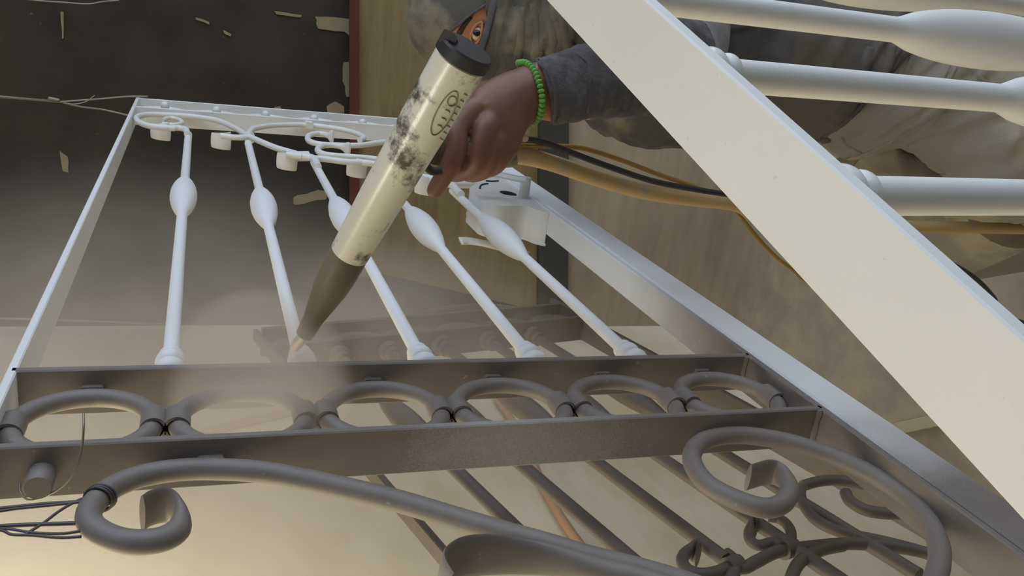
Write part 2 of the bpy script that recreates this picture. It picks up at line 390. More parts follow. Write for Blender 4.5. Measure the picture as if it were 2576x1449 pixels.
sc([(1138, 466), (1150, 480), (1160, 490)], r=0.0078)
sc([(1120, 462), (1165, 464), (1212, 464)], r=0.008)
q = onX(762, 393, GX); g1p('collar', lathe(q - unit([0, .35, -.9])*0.012, q + unit([0, .35, -.9])*0.012, [(0, .0078), (0, .0110), (.024, .0110), (.024, .0078)], 18), W)
q = onX(628, 346, GX); g1p('collar', lathe(q - EY*0.012, q + EY*0.012, [(0, .0078), (0, .0125), (.024, .0125), (.024, .0078)], 18), W)
for a, b in (((622, 352), (626, 340)), ((790, 408), (780, 396))):
    pass
# lock case on the bottom rail, with its post, lever and handle
X0 = -0.358
case = [(1397, 536), (1380, 538), (1352, 532), (1330, 524), (1308, 521), (1285, 522), (1255, 521), (1215, 511), (1190, 498), (1180, 487), (1184, 474), (1205, 463), (1240, 455), (1285, 456), (1325, 470), (1352, 492), (1372, 508), (1396, 530)]
cp = spline([onX(a, b, X0) for a, b in case], 3, True); cp[:, 2] = np.clip(cp[:, 2], ZB + 0.004, zb[4] - 0.0105)
lock = g1p('lock_case', prism(cp, (-0.056, 0, 0)), M_WHITE_GLOSS)
cm = cp.mean(0); g1p('top_flange', prism([cm + (p - cm)*1.0 for p in cp], (0.003, 0, 0)), M_WHITE_GLOSS, True, lock)
g1p('bottom_flange', prism([cm + (p - cm)*np.array([1, 1.05, 1.0]) - EX*0.056 for p in cp], (-0.004, 0, 0)), M_WHITE_GLOSS, True, lock)
M_HOLE = plain('keyhole_black', (0.004, 0.004, 0.004, 1), 0.9)
kh = spline([onX(a, b, X0 + 0.0042) for a, b in ((1257, 481), (1272, 480), (1290, 484), (1300, 490), (1285, 490), (1268, 487))], 4, True)
g1p('keyhole', prism(kh, (-0.002, 0, 0)), M_HOLE, False, lock)
for a in ([(1207, 474), (1209, 467), (1218, 463), (1228, 462)], [(1222, 455), (1238, 456), (1254, 455)]):
    P = spline([onX(x, y, X0 + 0.004) for x, y in a], 5); g1p('slot', tube(P, 0.0016, 6), M_HOLE, True, lock)
P = spline([onX(a, b, X0 + 0.003) for a, b in ((1190, 497), (1205, 505), (1228, 490), (1215, 475), (1225, 462), (1258, 458), (1300, 470), (1312, 492), (1270, 507), (1232, 490))], 4)
pb = onX(1317, 500, X0); pt = pb + EX*0.040
g1p('lock_post', lathe(pb, pt, [(0, 0.0118), (0.002, 0.0098), (0.038, 0.0098), (0.042, 0.0098)], 18), M_WHITE_GLOSS, True, lock)
lv = [onX(a, b, X0 + 0.045) for a, b in ((1322, 452), (1300, 449), (1262, 441), (1225, 436), (1195, 438), (1172, 440))]
g1p('lock_lever', flat_tube(spline(lv, 5), np.array([.013]*5 + list(np.linspace(.012, .009, 21))), 0.0055, EX, 14), M_WHITE_GLOSS, True, lock)
hp = spline([onX(a, b, -0.455) for a, b in ((1158, 606), (1180, 606), (1215, 612), (1255, 622), (1300, 634), (1330, 640))], 5)
hs = mesh('lock_handle', flat_tube(hp, np.linspace(0.0115, 0.006, len(hp)), np.linspace(0.004, 0.007, len(hp)), unit([1, -.4, 0]), 14), M_WHITE_GLOSS, lock)
lp = spline([onX(a, b, -0.43) for a, b in ((1195, 522), (1181, 530), (1176, 540), (1188, 552), (1210, 561), (1240, 567))], 5)
mesh('lock_ring', flat_tube(lp, 0.003, 0.005, EX, 10), M_WHITE_GLOSS, lock)

# ================================================================== the finished gate close to the lens
e2 = unit([0.33880211, 0.93602155, 0.09527215]); v2 = unit([0.01438773, 0.09609474, -0.9952682]); m2 = unit(np.cross(e2, v2)); m2 = m2 if m2[0] > 0 else -m2
A2 = np.array([-0.03264801, 0.29844824, -0.22156427 + CZ]); C2 = A2 - 0.022*m2
g2 = tag(empty('white_gate', C2 + v2*0.6), 'finished white gate with a thick flat rail crossing in front of the worker', 'gate')
def g2p(name, vf, m=M_WHITE, sm=True, par=None):
    o = mesh(name, vf, m, par or g2, sm); return auto(o) if sm else o
g2p('top_rail', bar(C2 - e2*0.32 + v2*0.004, C2 + e2*0.80 + v2*0.004, v2, 0.004, m2, 0.022, 0.0010), M_WHITE, False)
LB = 1.12
g2p('bottom_rail', bar(C2 - e2*0.32 + v2*(LB + 0.012), C2 + e2*0.80 + v2*(LB + 0.012), v2, 0.004, m2, 0.022, 0.0010), M_WHITE, False)
for s in (-0.316, 0.796):
    g2p('side_rail', bar(C2 + e2*s + v2*0.008, C2 + e2*s + v2*(LB + 0.008), e2, 0.004, m2, 0.022, 0.001), M_WHITE, False)
for k, ee in enumerate((-0.235, -0.130, -0.0222, 0.0872, 0.1850, 0.288, 0.392, 0.497, 0.60, 0.70)):
    p0 = C2 + e2*ee + v2*0.008; b0 = 0.246 if k != 5 else 0.215
    # faceted step into the bulb, as forged
    b = g2p('baluster', lathe(p0, p0 + v2*LB, bal_profile(LB, b0, b0 + 0.215, 0.0205, 0.0086, 0.42), 32))
    for s, rr, w in ((0.0060, 0.0150, 0.0075), (0.0200, 0.0135, 0.0070), (0.0315, 0.0112, 0.004)):
        prof = [(s - w, 0.0086)] + [(s + w*math.sin(a), 0.0086 + (rr - 0.0086)*math.cos(a)) for a in np.linspace(-1.4, 1.4, 11)] + [(s + w, 0.0086)]
        g2p('collar', lathe(p0, p0 + v2, prof, 28), M_WHITE_GLOSS, True, b)

# ================================================================== the bare gate behind
P1 = at(1110, 868, 1.35); P2 = at(1840, 1420, 0.85); r3 = unit(P2 - P1); L3 = np.linalg.norm(P2 - P1)
v3 = -EZ - r3*(-EZ @ r3); v3 = unit(v3); n3 = unit(np.cross(r3, v3)); n3 = n3 if n3[0] > 0 else -n3
g3 = tag(empty('bare_gate', (P1 + P2)/2), 'bare brown-grey gate hanging behind the sprayed one, near the tan wall', 'gate')
def g3p(name, vf, sm=True, par=None):
    o = mesh(name, vf, M_BACKGATE, par or g3, sm); return auto(o) if sm else o
on3 = lambda x, y: onP(x, y, P1, n3)
def s3(P): return (P - P1) @ v3
vals = [s3(on3(x, y)) for x, y in ((830, 872), (975, 880), (1110, 868), (1235, 860), (1350, 850))]
v0, v1 = s3(on3(658, 860)), s3(on3(1505, 845))
DB = abs((on3(1050, 824) - P1) @ r3)
for d, nm in ((-0.012, 'cross_bar'), ((on3(1050, 824) - P1) @ r3, 'cross_bar')):
    a = P1 + r3*d; g3p(nm, bar(a + v3*v0, a + v3*v1, r3, 0.004, n3, 0.022), False)
for vv in (v0, v1): g3p('side_rail', bar(P1 + v3*vv - r3*(DB + 0.03), P1 + v3*vv + r3*(L3 + 0.35), v3, 0.004, n3, 0.022 if vv == v1 else 0.009), False)
nr = 6; pv = (v1 - v0)/nr
for k in range(nr):
    th = np.linspace(0, 2*np.pi, 32, endpoint=False); c = P1 - r3*(DB + 0.012)/2 + v3*(v0 + pv*(k + 0.5))
    g3p('ring', tube(np.array([c + r3*((DB - 0.012)/2 - 0.013)*math.cos(a) + v3*(pv/2 - 0.009)*math.sin(a) for a in th]), 0.0075, 10, True))
for k, vv in enumerate(vals):
    p0 = P1 + v3*vv - r3*0.008; L = L3 + (0.0 if k == 2 else 0.10 if k > 2 else 0.3)
    b = g3p('baluster', lathe(p0, p0 + r3*L, bal_profile(L, 0.17, 0.33, 0.0165), 16))
    for s, rr, w in ((0.008, 0.0165, 0.008), (0.024, 0.013, 0.006)):
        prof = [(s - w, R)] + [(s + w*math.sin(a), R + (rr - R)*math.cos(a)) for a in np.linspace(-1.4, 1.4, 7)] + [(s + w, R)]
        g3p('collar', lathe(p0, p0 + r3, prof, 16), True, b)
def sc3(px, r=0.0066, tail=0, tail0=0, wide=0.014): return scroll('scroll', spline([on3(a, b) for a, b in px], 6), r, M_BACKGATE, tail, tail0, wide, n3, g3)
sc3([(1020, 806), (1060, 793), (1120, 780), (1200, 772), (1290, 778), (1370, 795), (1430, 812)])
sc3([(2020, 1222), (2050, 1213), (2090, 1208), (2130, 1211), (2190, 1224), (2250, 1252)])
sc3([(2014, 1228), (2014, 1250), (2025, 1275), (2060, 1313), (2130, 1343), (2218, 1362), (2290, 1380), (2340, 1395)])
sc3([(1842, 1423), (1872, 1428), (1903, 1413), (1955, 1388), (2025, 1377), (2130, 1368), (2235, 1374), (2326, 1390), (2380, 1410)])
sc3([(2120, 1372), (2070, 1382), (2030, 1400), (2004, 1424), (1990, 1460), (1990, 1500)])
sc3([(1903, 1330), (1890, 1322), (1884, 1345), (1890, 1362), (1910, 1372), (1941, 1366), (1972, 1372), (1990, 1352), (1984, 1326), (1962, 1306), (1935, 1300)], tail0=0.02, r=0.0058)
sc3([(1757, 1396), (1748, 1384), (1728, 1389), (1716, 1408), (1728, 1432), (1760, 1444), (1800, 1440), (1842, 1424)], tail0=0.02, r=0.0062)
sc3([(1826, 1392), (1840, 1404), (1846, 1420), (1846, 1440), (1835, 1470)])
sc3([(2127, 1240), (2140, 1262), (2180, 1284), (2240, 1292), (2300, 1290)], r=0.007)
for x, y in ((1984, 1380), (1844, 1424)):
    q = on3(x, y); g3p('collar', lathe(q - v3*0.009, q + v3*0.009, [(0, .006), (0, .0102), (.018, .0102), (.018, .006)], 14))

# ================================================================== spray gun, hand-held
RR_, TT_ = at(1160, 148, 0.70), at(880, 636, 0.80); gd = unit(TT_ - RR_); GL = np.linalg.norm(TT_ - RR_)
NT_ = at(766, 842, 0.835)
M_BARREL = (lambda t: (t.b.inputs.__getitem__('Coat Weight').__setattr__('default_value', 0.3), t.bump(t.noise(60, 4, .6), 0.08, .001),
    t.set(t.mix(t.maprange(t.noise(20, 6, 0.7, None, (1, 1, 1)), 0.50, 0.64), t.mix(t.noise(12, 3), srgb(230, 224, 196), srgb(244, 241, 226)), srgb(92, 85, 70)), 0.36, 0.15))[-1])(NT('worn_cream_barrel'))
M_NOZ = plain('dusty_olive_plastic', srgb(122, 110, 86), 0.45, 0, 0.18, 25)
M_BLACK = plain('black_rubber', srgb(46, 45, 46), 0.5, 0, 0.3, 30)
M_PIN = plain('steel_pin', srgb(206, 192, 158), 0.35, 0.2, 0.1, 40)
M_GRIP = plain('olive_grip', srgb(132, 126, 96), 0.5, 0, 0.12, 20)
gun = tag(empty('spray_gun', (RR_ + TT_)/2), 'worn cream powder spray gun with dark tapered nozzle, held by the worker', 'spray gun')
def gp(name, vf, m, sm=True, par=None): return auto(mesh(name, vf, m, par or gun, sm), 35)
gp('barrel', lathe(RR_, TT_, [(0, 0.0205), (0.002, 0.0222), (GL*0.3, 0.0218), (GL*0.7, 0.0200), (GL*0.86, 0.0190), (GL, 0.0182)], 36), M_BARREL)
gp('rear_cap', lathe(RR_, RR_ - gd*0.02, [(-0.001, 0.0215), (0.0, 0.0236), (0.009, 0.0236), (0.011, 0.022), (0.0115, 0.010)], 32), M_BLACK)
q = at(1128, 103, 0.685); gp('clip', box(q, gd, unit(np.cross(gd, M[:, 2])), M[:, 2], 0.006, 0.0065, 0.005), M_BLACK)
nl = np.linalg.norm(NT_ - TT_)
gp('nozzle', lathe(TT_, NT_, [(0, 0.0175), (0.001, 0.0180), (nl*0.30, 0.0176), (nl*0.45, 0.0160), (nl*0.8, 0.0098), (nl, 0.0086), (nl + .001, 0.0060)], 32), M_NOZ)
gp('electrode', lathe(NT_, at(730, 888, 0.86), [(0, 0.0060), (0.016, 0.0058), (0.026, 0.0050), (0.030, 0.002)], 16), M_PIN)
ga, gb = at(1085, 360, 0.775), at(1300, 372, 0.88)
gp('grip', flat_tube(spline([at(1060, 345, 0.800), at(1110, 372, 0.862), at(1180, 380, 0.888), at(1260, 381, 0.896), at(1300, 381, 0.903)], 6), np.interp(np.arange(25), [0, 6, 24], [.022, .0185, .0165]), 0.012, unit(M[:, 2]), 18), M_GRIP)
gp('trigger', flat_tube(spline([at(1060, 404, 0.79), at(1085, 430, 0.80), at(1112, 428, 0.81)], 5), 0.004, 0.005, M[:, 2], 10), M_BLACK)
# worn oval emblem, pressed into the barrel's flank (its letters are no longer legible in the photo)
def on_barrel(x, y, out=0.0006):
    r = ray(x, y); best = None
    for t in np.linspace(0.60, 0.82, 600):
        p = C0 + r*t; s = (p - RR_) @ gd; rad = np.linalg.norm(p - RR_ - gd*s); rr = np.interp(s, [0, GL*.3, GL*.7, GL*.86, GL], [.0222, .0218, .0200, .0190, .0182]) + out
        if rad <= rr: return p
    return C0 + r*0.72
M_SMUDGE = plain('dark_embossing', srgb(140, 130, 102), 0.5, 0.2, 0.2, 60)
th = np.linspace(0, 2*np.pi, 40, endpoint=False); d2 = np.array([-0.47, 0.88]); n2 = np.array([0.88, 0.47])
P = np.array([on_barrel(*(np.array([1118, 285]) + d2*62*math.cos(a) + n2*20*math.sin(a))) for a in th]); gp('oval_emblem', tube(P, 0.0005, 6, True), M_SMUDGE)
P = np.array([on_barrel(*(np.array([1137, 255]) + d2*13*math.cos(a) + n2*11*math.sin(a))) for a in th]); gp('letter_mark', tube(P, 0.0005, 6, True), M_SMUDGE)
for cx, cy in ((1126, 278), (1116, 298), (1106, 316)):
    P = np.array([on_barrel(cx - 5, cy - 2), on_barrel(cx + 4, cy + 2), on_barrel(cx + 6, cy + 6)]); gp('letter_mark', tube(P, 0.0005, 6), M_SMUDGE)
for k in range(8):
    x, y = 1172 - 8.6*k, 238 + 16*k
    P = np.array([on_barrel(x - 4, y - 2), on_barrel(x + 3, y + 2)]); gp('letter_mark', tube(P, 0.0006, 6), M_SMUDGE)
# hoses and cables hanging from the grip to the floor
def hanging(name, pts, r, m, label, cat, land):
    P = [at(*p) for p in pts]; last = P[-1]
    P += [last + (np.array(land) - last)*np.array([s, s, s]) + np.array([0, 0, -0.10*math.sin(math.pi*s)]) for s in (0.35, 0.7)] + [np.array(land), np.array(land) + np.array([0.25, 0.05, 0])]
    return tag(mesh(name, tube(spline(P, 10), r, 12), m), label, cat)
M_HOSE = (lambda t: (t.bump(t.noise(50, 4, .6), .2, .002), t.set(t.mix(t.maprange(t.noise(20, 5, .6, None, (1, 1, 1)), 0.5, 0.62), srgb(204, 172, 118), srgb(184, 166, 138)), 0.5))[-1])(NT('tan_hose_rubber'))
M_CABLE = plain('black_cable', srgb(44, 42, 44), 0.4, 0, 0.25, 60)
M_YEL = plain('amber_tube', srgb(176, 138, 62), 0.35, 0, 0.15, 30)
hanging('powder_hose', [(1262, 384, .89), (1290, 388, .91), (1340, 397, .94), (1400, 414, .98), (1500, 448, 1.03), (1620, 482, 1.07), (1740, 500, 1.11), (1850, 514, 1.15), (2000, 560, 1.25)], 0.0098, M_HOSE, 'thick tan dust-streaked hose hanging from the spray gun grip', 'hose', (-0.30, 1.25, 0.010))
hanging('power_cable', [(1300, 352, .90), (1340, 352, .92), (1380, 362, .94), (1440, 385, .97), (1520, 415, 1.0), (1640, 455, 1.04), (1740, 475, 1.08), (1815, 487, 1.1), (1960, 510, 1.16), (2150, 560, 1.22), (2310, 622, 1.28), (2440, 690, 1.34), (2500, 748, 1.38), (2540, 800, 1.42)], 0.0036, M_CABLE, 'thin black cable hanging from the spray gun above the tan hose', 'cable', (-0.62, 1.05, 0.004))
hanging('air_tube', [(1290, 372, .90), (1320, 368, .92), (1400, 368, .96), (1470, 374, 1.0), (1560, 402, 1.04), (1660, 440, 1.08), (1760, 474, 1.12), (1820, 500, 1.14), (1870, 555, 1.2), (1925, 620, 1.25), (1985, 672, 1.3), (2100, 740, 1.4)], 0.0030, M_YEL, 'thin amber air tube looping behind the black cable', 'tube', (-0.72, 1.45, 0.003))
fit_ = gp('cable_fitting', lathe(at(1302, 345, .895), at(1332, 347, .91), [(0, .004), (0.001, .0052), (.012, .0052), (.013, .0036)], 14), M_PIN)

# ================================================================== the worker
M_SKIN = (lambda t: (t.bump(t.noise(240, 4, .6), .12, .0012), t.set(t.mix(t.noise(22, 4, .6, t.pos()), srgb(98, 66, 54), srgb(150, 103, 82)), 0.42))[-1])(NT('weathered_skin'))
def cloth(name, a, b, c, scale=14, bump=0.35, rough=0.95):
    t = NT(name); p = t.pos(); n = t.noise(scale, 5, 0.62, p); n2 = t.noise(scale*0.4, 3, 0.5, p)
    col = t.mix(t.maprange(n2, 0.46, 0.56), t.mix(t.maprange(n, 0.35, 0.65), a, b), c)
    t.bump(t.math('ADD', t.noise(420, 2, .5, p), t.math('MULTIPLY', t.noise(34, 4, .6, p), 2.2)), bump, 0.004)
    return t.set(col, rough, None, 0.2)
M_CAMO = cloth('faded_camouflage_cloth', srgb(100, 97, 86), srgb(128, 122, 102), srgb(88, 86, 80), 24)
M_SHIRT = cloth('dark_grey_shirt', srgb(86, 85, 87), srgb(106, 104, 104), srgb(116, 111, 104), 16)
M_SLEEVE = cloth('grey_knit_sleeve', srgb(86, 84, 86), srgb(110, 107, 108), srgb(94, 91, 92), 60)
M_SHOULDER = cloth('pale_grey_shoulder', srgb(128, 124, 124), srgb(150, 146, 148), srgb(140, 134, 128), 22)
M_PANTS = cloth('dusty_trousers', srgb(162, 154, 138), srgb(190, 181, 160), srgb(164, 160, 150), 10)
M_TRIM = cloth('grey_binding', srgb(84, 84, 88), srgb(98, 98, 102), srgb(88, 88, 92), 60)
AX = M.T                                       # rows: picture right, picture up, towards the lens
def ring_px(a, b, t, dr, n=32, fold=0.0, ph=0.0, sq=1.0):
    """a closed section of a limb or garment: a, b are its two outline points in the picture, t its distance, dr its half depth"""
    A = at(*a, t); B = at(*b, t); c = (A + B)/2; u = (A - B)/2; w = M[:, 2]*dr; th = np.linspace(0, 2*np.pi, n, endpoint=False)
    k = 1 + fold*np.sin(5*th + ph) + fold*0.6*np.sin(9*th + 1.7*ph)
    cs, sn = np.sign(np.cos(th))*np.abs(np.cos(th))**sq, np.sign(np.sin(th))*np.abs(np.sin(th))**sq
    return c + np.outer(cs*k, u) + np.outer(sn*k, w)
def wrinkle(vf, amp, scale, seed=1):
    V, Fc = vf; g = np.random.default_rng(seed); me = bpy.data.meshes.new('tmp'); me.from_pydata(V.tolist(), [], Fc); bm = bmesh.new(); bm.from_mesh(me)
    bmesh.ops.recalc_face_normals(bm, faces=bm.faces); bm.normal_update(); N = np.array([v.normal[:] for v in bm.verts]); bm.free(); bpy.data.meshes.remove(me)
    h = np.zeros(len(V))
    for k in range(14):
        d = unit(g.normal(0, 1, 3)); f = scale*g.uniform(0.6, 2.4); w = np.sin(V @ d*f + g.uniform(0, 6.3) + 1.3*np.sin(V @ unit(g.normal(0, 1, 3))*f*0.5)); h += (1 - np.abs(w))**2 * (0.9/(0.6 + f/scale))
    return V + N*((h - h.mean())*amp)[:, None], Fc
def loft_px(rows, n=32, sub=5, fold=0.0, sq=1.0):
    rows = np.array([[*a, *b, t, d] for a, b, t, d in rows], float); S = spline(rows, sub); out = []
    for i, s in enumerate(S): out.append(ring_px(s[0:2], s[2:4], s[4], s[5], n, fold, 0.55*i*0.6, sq))
    return skin(out)
# head
HC = at(1220, 45, 1.47); HUP = unit(-M[:, 0]); HFW = unit(-M[:, 1]); HLT = M[:, 2]; HAX = np.stack([HFW, HLT, HUP])
HR = np.array([0.099, 0.083, 0.130])
def head_hit(x, y, grow=0.0):
    r = ray(x, y); o = HAX @ (C0 - HC) / (HR + grow); d = HAX @ r / (HR + grow); b = o @ d; q = b*b - (d @ d)*(o @ o - 1)
    return C0 + r*((-b - math.sqrt(max(q, 0)))/(d @ d))
def hand_and_arm():
    parts = [loft_px([((1500, 130), (1520, 296), .93, .034), ((1440, 140), (1460, 303), .90, .033), ((1375, 152), (1392, 305), .875, .028), ((1338, 160), (1362, 302), .865, .026), ((1290, 176), (1332, 318), .858, .024), ((1240, 196), (1312, 352), .852, .0225), ((1198, 222), (1286, 388), .85, .021), ((1172, 252), (1252, 408), .852, .017), ((1160, 290), (1222, 412), .858, .010)], 28, 5)]
    def chain(pts, rad): parts.append(tube(spline([at(*p) for p in pts], 6), np.interp(np.arange((len(pts)-1)*6+1), np.arange(len(pts))*6, rad), 14))
    chain([(1215, 262, .842), (1182, 282, .836), (1152, 322, .827), (1150, 366, .824), (1135, 412, .828), (1112, 450, .836), (1094, 478, .844), (1087, 490, .848)], [.010, .0125, .0108, .0098, .0102, .0092, .0084, .0062])      # index, along the grip to the trigger
    chain([(1240, 290, .842), (1224, 322, .834), (1208, 368, .833), (1196, 408, .840), (1166, 430, .856), (1140, 436, .880), (1122, 424, .893)], [.010, .0128, .0112, .0106, .0100, .0090, .0075])    # middle
    chain([(1268, 318, .848), (1252, 354, .841), (1236, 392, .842), (1222, 422, .852), (1190, 436, .872), (1162, 430, .894), (1148, 416, .902)], [.010, .0122, .0108, .0102, .0096, .0086, .0072])    # ring
    chain([(1296, 340, .856), (1276, 372, .850), (1258, 402, .855), (1242, 420, .868), (1218, 428, .888), (1196, 418, .902), (1186, 406, .908)], [.0095, .0112, .0098, .0090, .0084, .0076, .0064])   # little finger
    chain([(1330, 225, .885), (1285, 232, .897), (1240, 255, .900), (1200, 285, .890), (1170, 310, .882), (1150, 330, .878)], [.016, .0165, .0135, .0112, .0100, .0080])     # thumb, over the far side of the grip
    for k in range(4):                          # knuckles and tendons on the back of the hand
        kx, ky = [(1182, 278), (1222, 318), (1252, 350), (1278, 370)][k]
        parts.append(ball(at(kx, ky, .838 + .004*k), 0.0115, 12, 8))
        parts.append(tube(spline([at(kx, ky, .834 + .004*k), at(kx + (1320-kx)*.5, ky + (232-ky)*.5, .834 + .002*k), at(1325 + 4*k, 215 + 16*k, .846)], 6), 0.0036, 8))
    V, Fc = join(*parts)
    me = bpy.data.meshes.new('tmp'); me.from_pydata(V.tolist(), [], Fc); o = bpy.data.objects.new('tmp', me); COL.objects.link(o)
    md = o.modifiers.new('r', 'REMESH'); md.mode = 'VOXEL'; md.voxel_size = 0.0019
    ms = o.modifiers.new('s', 'SMOOTH'); ms.factor = 0.5; ms.iterations = 5
    dg = bpy.context.evaluated_depsgraph_get(); ev = o.evaluated_get(dg); m2_ = ev.to_mesh()
    V = np.array([v.co[:] for v in m2_.vertices]); Fc = [tuple(p.vertices) for p in m2_.polygons]
    ev.to_mesh_clear(); bpy.data.objects.remove(o); bpy.data.meshes.remove(me)
    return V, Fc
def head_mesh():
    V, Fc = ball(HC, HR, 96, 64, HAX); L = (V - HC) @ HAX.T
    eyeL = (head_hit(1199, 84) - HC) @ HAX.T; eyeR = (head_hit(1122, 158) - HC) @ HAX.T; nose = (head_hit(1176, 138) - HC) @ HAX.T
    for e_, amt, w in ((eyeL, -0.006, 0.016), (eyeR, -0.006, 0.016), (nose, 0.020, 0.014)):
        d = np.linalg.norm(L - e_, axis=1); L = L*(1 + (amt/np.linalg.norm(e_)*np.exp(-(d/w)**2))[:, None])
    return HC + L @ HAX, Fc
# rows of limbs below the clothes, off to the right of the frame down to the feet
def leg_rows(hip, knee, ankle): return hip, knee, ankle
HIPN, KNEEN, ANKN = at(2330, 190, 1.42), np.array([-0.17, 1.12, 0.50]), np.array([-0.10, 1.12, 0.085])
HIPF, KNEEF, ANKF = at(2270, 330, 1.60), np.array([-0.40, 1.42, 0.50]), np.array([-0.36, 1.42, 0.085])
fcen = at(2540, 505, 1.66)
def limb(pts, rad, n=16): return tube(spline(pts, 6), np.interp(np.arange((len(pts)-1)*6+1), np.arange(len(pts))*6, rad), n)
body = join(hand_and_arm(), head_mesh(),
    limb([HC - HUP*0.06, at(1440, 30, 1.48), at(1540, 60, 1.46)], [.055, .056, .07]),
    limb([at(1520, 80, 1.46), at(1700, 120, 1.46), at(1950, 130, 1.46), at(2200, 170, 1.48), at(2300, 230, 1.5)], [.085, .105, .10, .10, .085], 20),
    limb([at(1480, 210, .92), at(1690, 200, 1.08), at(1715, 130, 1.2), at(1720, 60, 1.32)], [.030, .034, .036, .040]),
    limb([at(1650, -60, 1.62), at(1720, 60, 1.86), at(1640, 200, 1.75), at(1500, 260, 1.55)], [.055, .046, .038, .030]),
    limb([HIPN, (HIPN + KNEEN)/2, KNEEN, ANKN], [.060, .06, .05, .038]), limb([fcen, (fcen + KNEEF)/2, KNEEF, ANKF], [.03, .05, .05, .038]))
M_FACE = (lambda t: (t.bump(t.noise(240, 4, .6), .12, .0012), t.set(t.mix(t.noise(22, 4, .6, t.pos()), srgb(164, 108, 80), srgb(192, 134, 102)), 0.42))[-1])(NT('clean_skin'))
person = tag(mesh('person', body, M_SKIN), 'worker in a camouflage hood, dark shirt and dusty trousers leaning in with a spray gun', 'person')
# trousers, shoes
pr = [((2310, -30), (2050, 352), 1.47, .17), ((2370, -10), (2110, 392), 1.47, .175), ((2440, 15), (2190, 390), 1.45, .165), ((2510, 85), (2290, 366), 1.42, .13), ((2560, 140), (2372, 425), 1.41, .115), ((2640, 230), (2440, 492), 1.41, .105), ((2760, 330), (2570, 560), 1.44, .095)]
person.data.materials.append(M_FACE)
_me = person.data; _vc = np.array([v.co[:] for v in _me.vertices]) + ORIGIN[person]
_c = (_vc - C0) @ M; _px = 1288 + F*_c[:, 0]/-_c[:, 2]; _hd = np.linalg.norm((_vc - HC) @ HAX.T/HR, axis=1) < 1.4
for _p in _me.polygons:
    i = _p.vertices[0]
    if _hd[i] or _px[i] > 1352: _p.material_index = 1
near = loft_px(pr, 120, 20, 0.012)
kc = near[0][-120:].mean(0); near = wrinkle(near, 0.0055, 26, 3)
def cuffed(c, K, A):
    P = spline([c, (c*0.5 + K*0.5), K, (K + A)/2, A], 6); return tube(P, np.interp(np.arange(25), [0, 6, 12, 18, 24], [.098, .092, .085, .078, .072]), 24)
far = loft_px([((2160, 240), (2090, 470), 1.60, .12), ((2230, 290), (2170, 540), 1.61, .12), ((2330, 330), (2280, 566), 1.62, .11), ((2440, 380), (2390, 545), 1.63, .10), ((2560, 430), (2520, 580), 1.66, .09)], 90, 16, 0.03)
fc = far[0][-90:].mean(0); far = wrinkle(far, 0.006, 26, 4)
trousers = auto(mesh('trousers', join(near, far, cuffed(kc, KNEEN, ANKN + EZ*0.03), cuffed(fc, KNEEF, ANKF + EZ*0.03)), M_PANTS, person), 60)
def seam(px, t, r=0.0025, m=M_PANTS, par=trousers, name='seam'):
    mesh(name, tube(spline([at(a, b, t) for a, b in px], 6), r, 8), m, par)
def surf_line(name, px, obj_vf, r, m, par, sink=0.55):
    """a seam or crease lying on a garment: rays meet its surface"""
    from mathutils.bvhtree import BVHTree
    bv = BVHTree.FromPolygons(obj_vf[0].tolist(), obj_vf[1]); P = []
    for a, b in spline(np.array(px, float), 5):
        h = bv.ray_cast(Vector(C0), Vector(ray(a, b)).normalized())
        if h[0] is not None: P.append(np.array(h[0]) + unit(ray(a, b))*r*sink)
    if len(P) > 2: mesh(name, tube(np.array(P), r, 8), m, par)
surf_line('seam', [(2425, 152), (2450, 180), (2485, 212)], near, .003, M_PANTS, trousers)
surf_line('seam', [(2120, 345), (2125, 360), (2140, 372), (2170, 386)], near, .003, M_PANTS, trousers)
surf_line('seam', [(2110, 398), (2180, 385), (2260, 345), (2330, 310), (2380, 280)], near, .0035, M_PANTS, trousers)
surf_line('pocket_edge', [(2300, 125), (2292, 145), (2275, 190)], near, .004, M_PANTS, trousers)
surf_line('pocket_edge', [(2320, 128), (2308, 150), (2288, 190)], near, .004, M_PANTS, trousers)
surf_line('crease', [(2392, 155), (2380, 180), (2368, 200)], near, .004, M_PANTS, trousers)
surf_line('crease', [(2410, 155), (2398, 180), (2386, 200)], near, .004, M_PANTS, trousers)
M_SHOE = plain('dark_work_shoe', srgb(58, 54, 50), 0.7, 0, 0.2, 30)
for A in (ANKN, ANKF):
    P = spline([A + np.array([0.05, 0, -0.045]), A + np.array([0.0, 0, -0.030]), A + np.array([-0.08, 0, -0.045]), A + np.array([-0.16, 0, -0.055]), A + np.array([-0.20, 0, -0.062])], 5)
    mesh('shoe', flat_tube(P, np.interp(np.arange(21), [0, 4, 10, 16, 20], [.034, .040, .040, .042, .020]), np.interp(np.arange(21), [0, 4, 10, 16, 20], [.036, .052, .038, .029, .018]), EZ, 18), M_SHOE, person)
# shirt, shoulder and sleeve
shirt_rows = [((1462, -70), (1466, 290), 1.50, .10), ((1500, -110), (1506, 322), 1.48, .14), ((1570, -130), (1575, 352), 1.46, .165), ((1660, -140), (1665, 368), 1.45, .18), ((1850, -130), (1850, 364), 1.45, .185), ((2000, -110), (1960, 356), 1.46, .185), ((2140, -85), (2020, 352), 1.46, .185), ((2240, -65), (2048, 356), 1.46, .188), ((2300, -55), (2072, 352), 1.46, .190)]
shirt_vf = wrinkle(loft_px(shirt_rows, 140, 20, 0.010), 0.0038, 22, 5)
shirt = auto(mesh('shirt', shirt_vf, M_SHIRT, person), 60)
surf_line('hem', [(2284, 95), (2276, 130), (2262, 180), (2232, 246), (2195, 292), (2150, 324), (2100, 343), (2068, 350)], shirt_vf, .009, M_SHIRT, shirt)
surf_line('crease', [(1800, 88), (1850, 70), (1900, 62)], shirt_vf, .009, M_SHIRT, shirt)
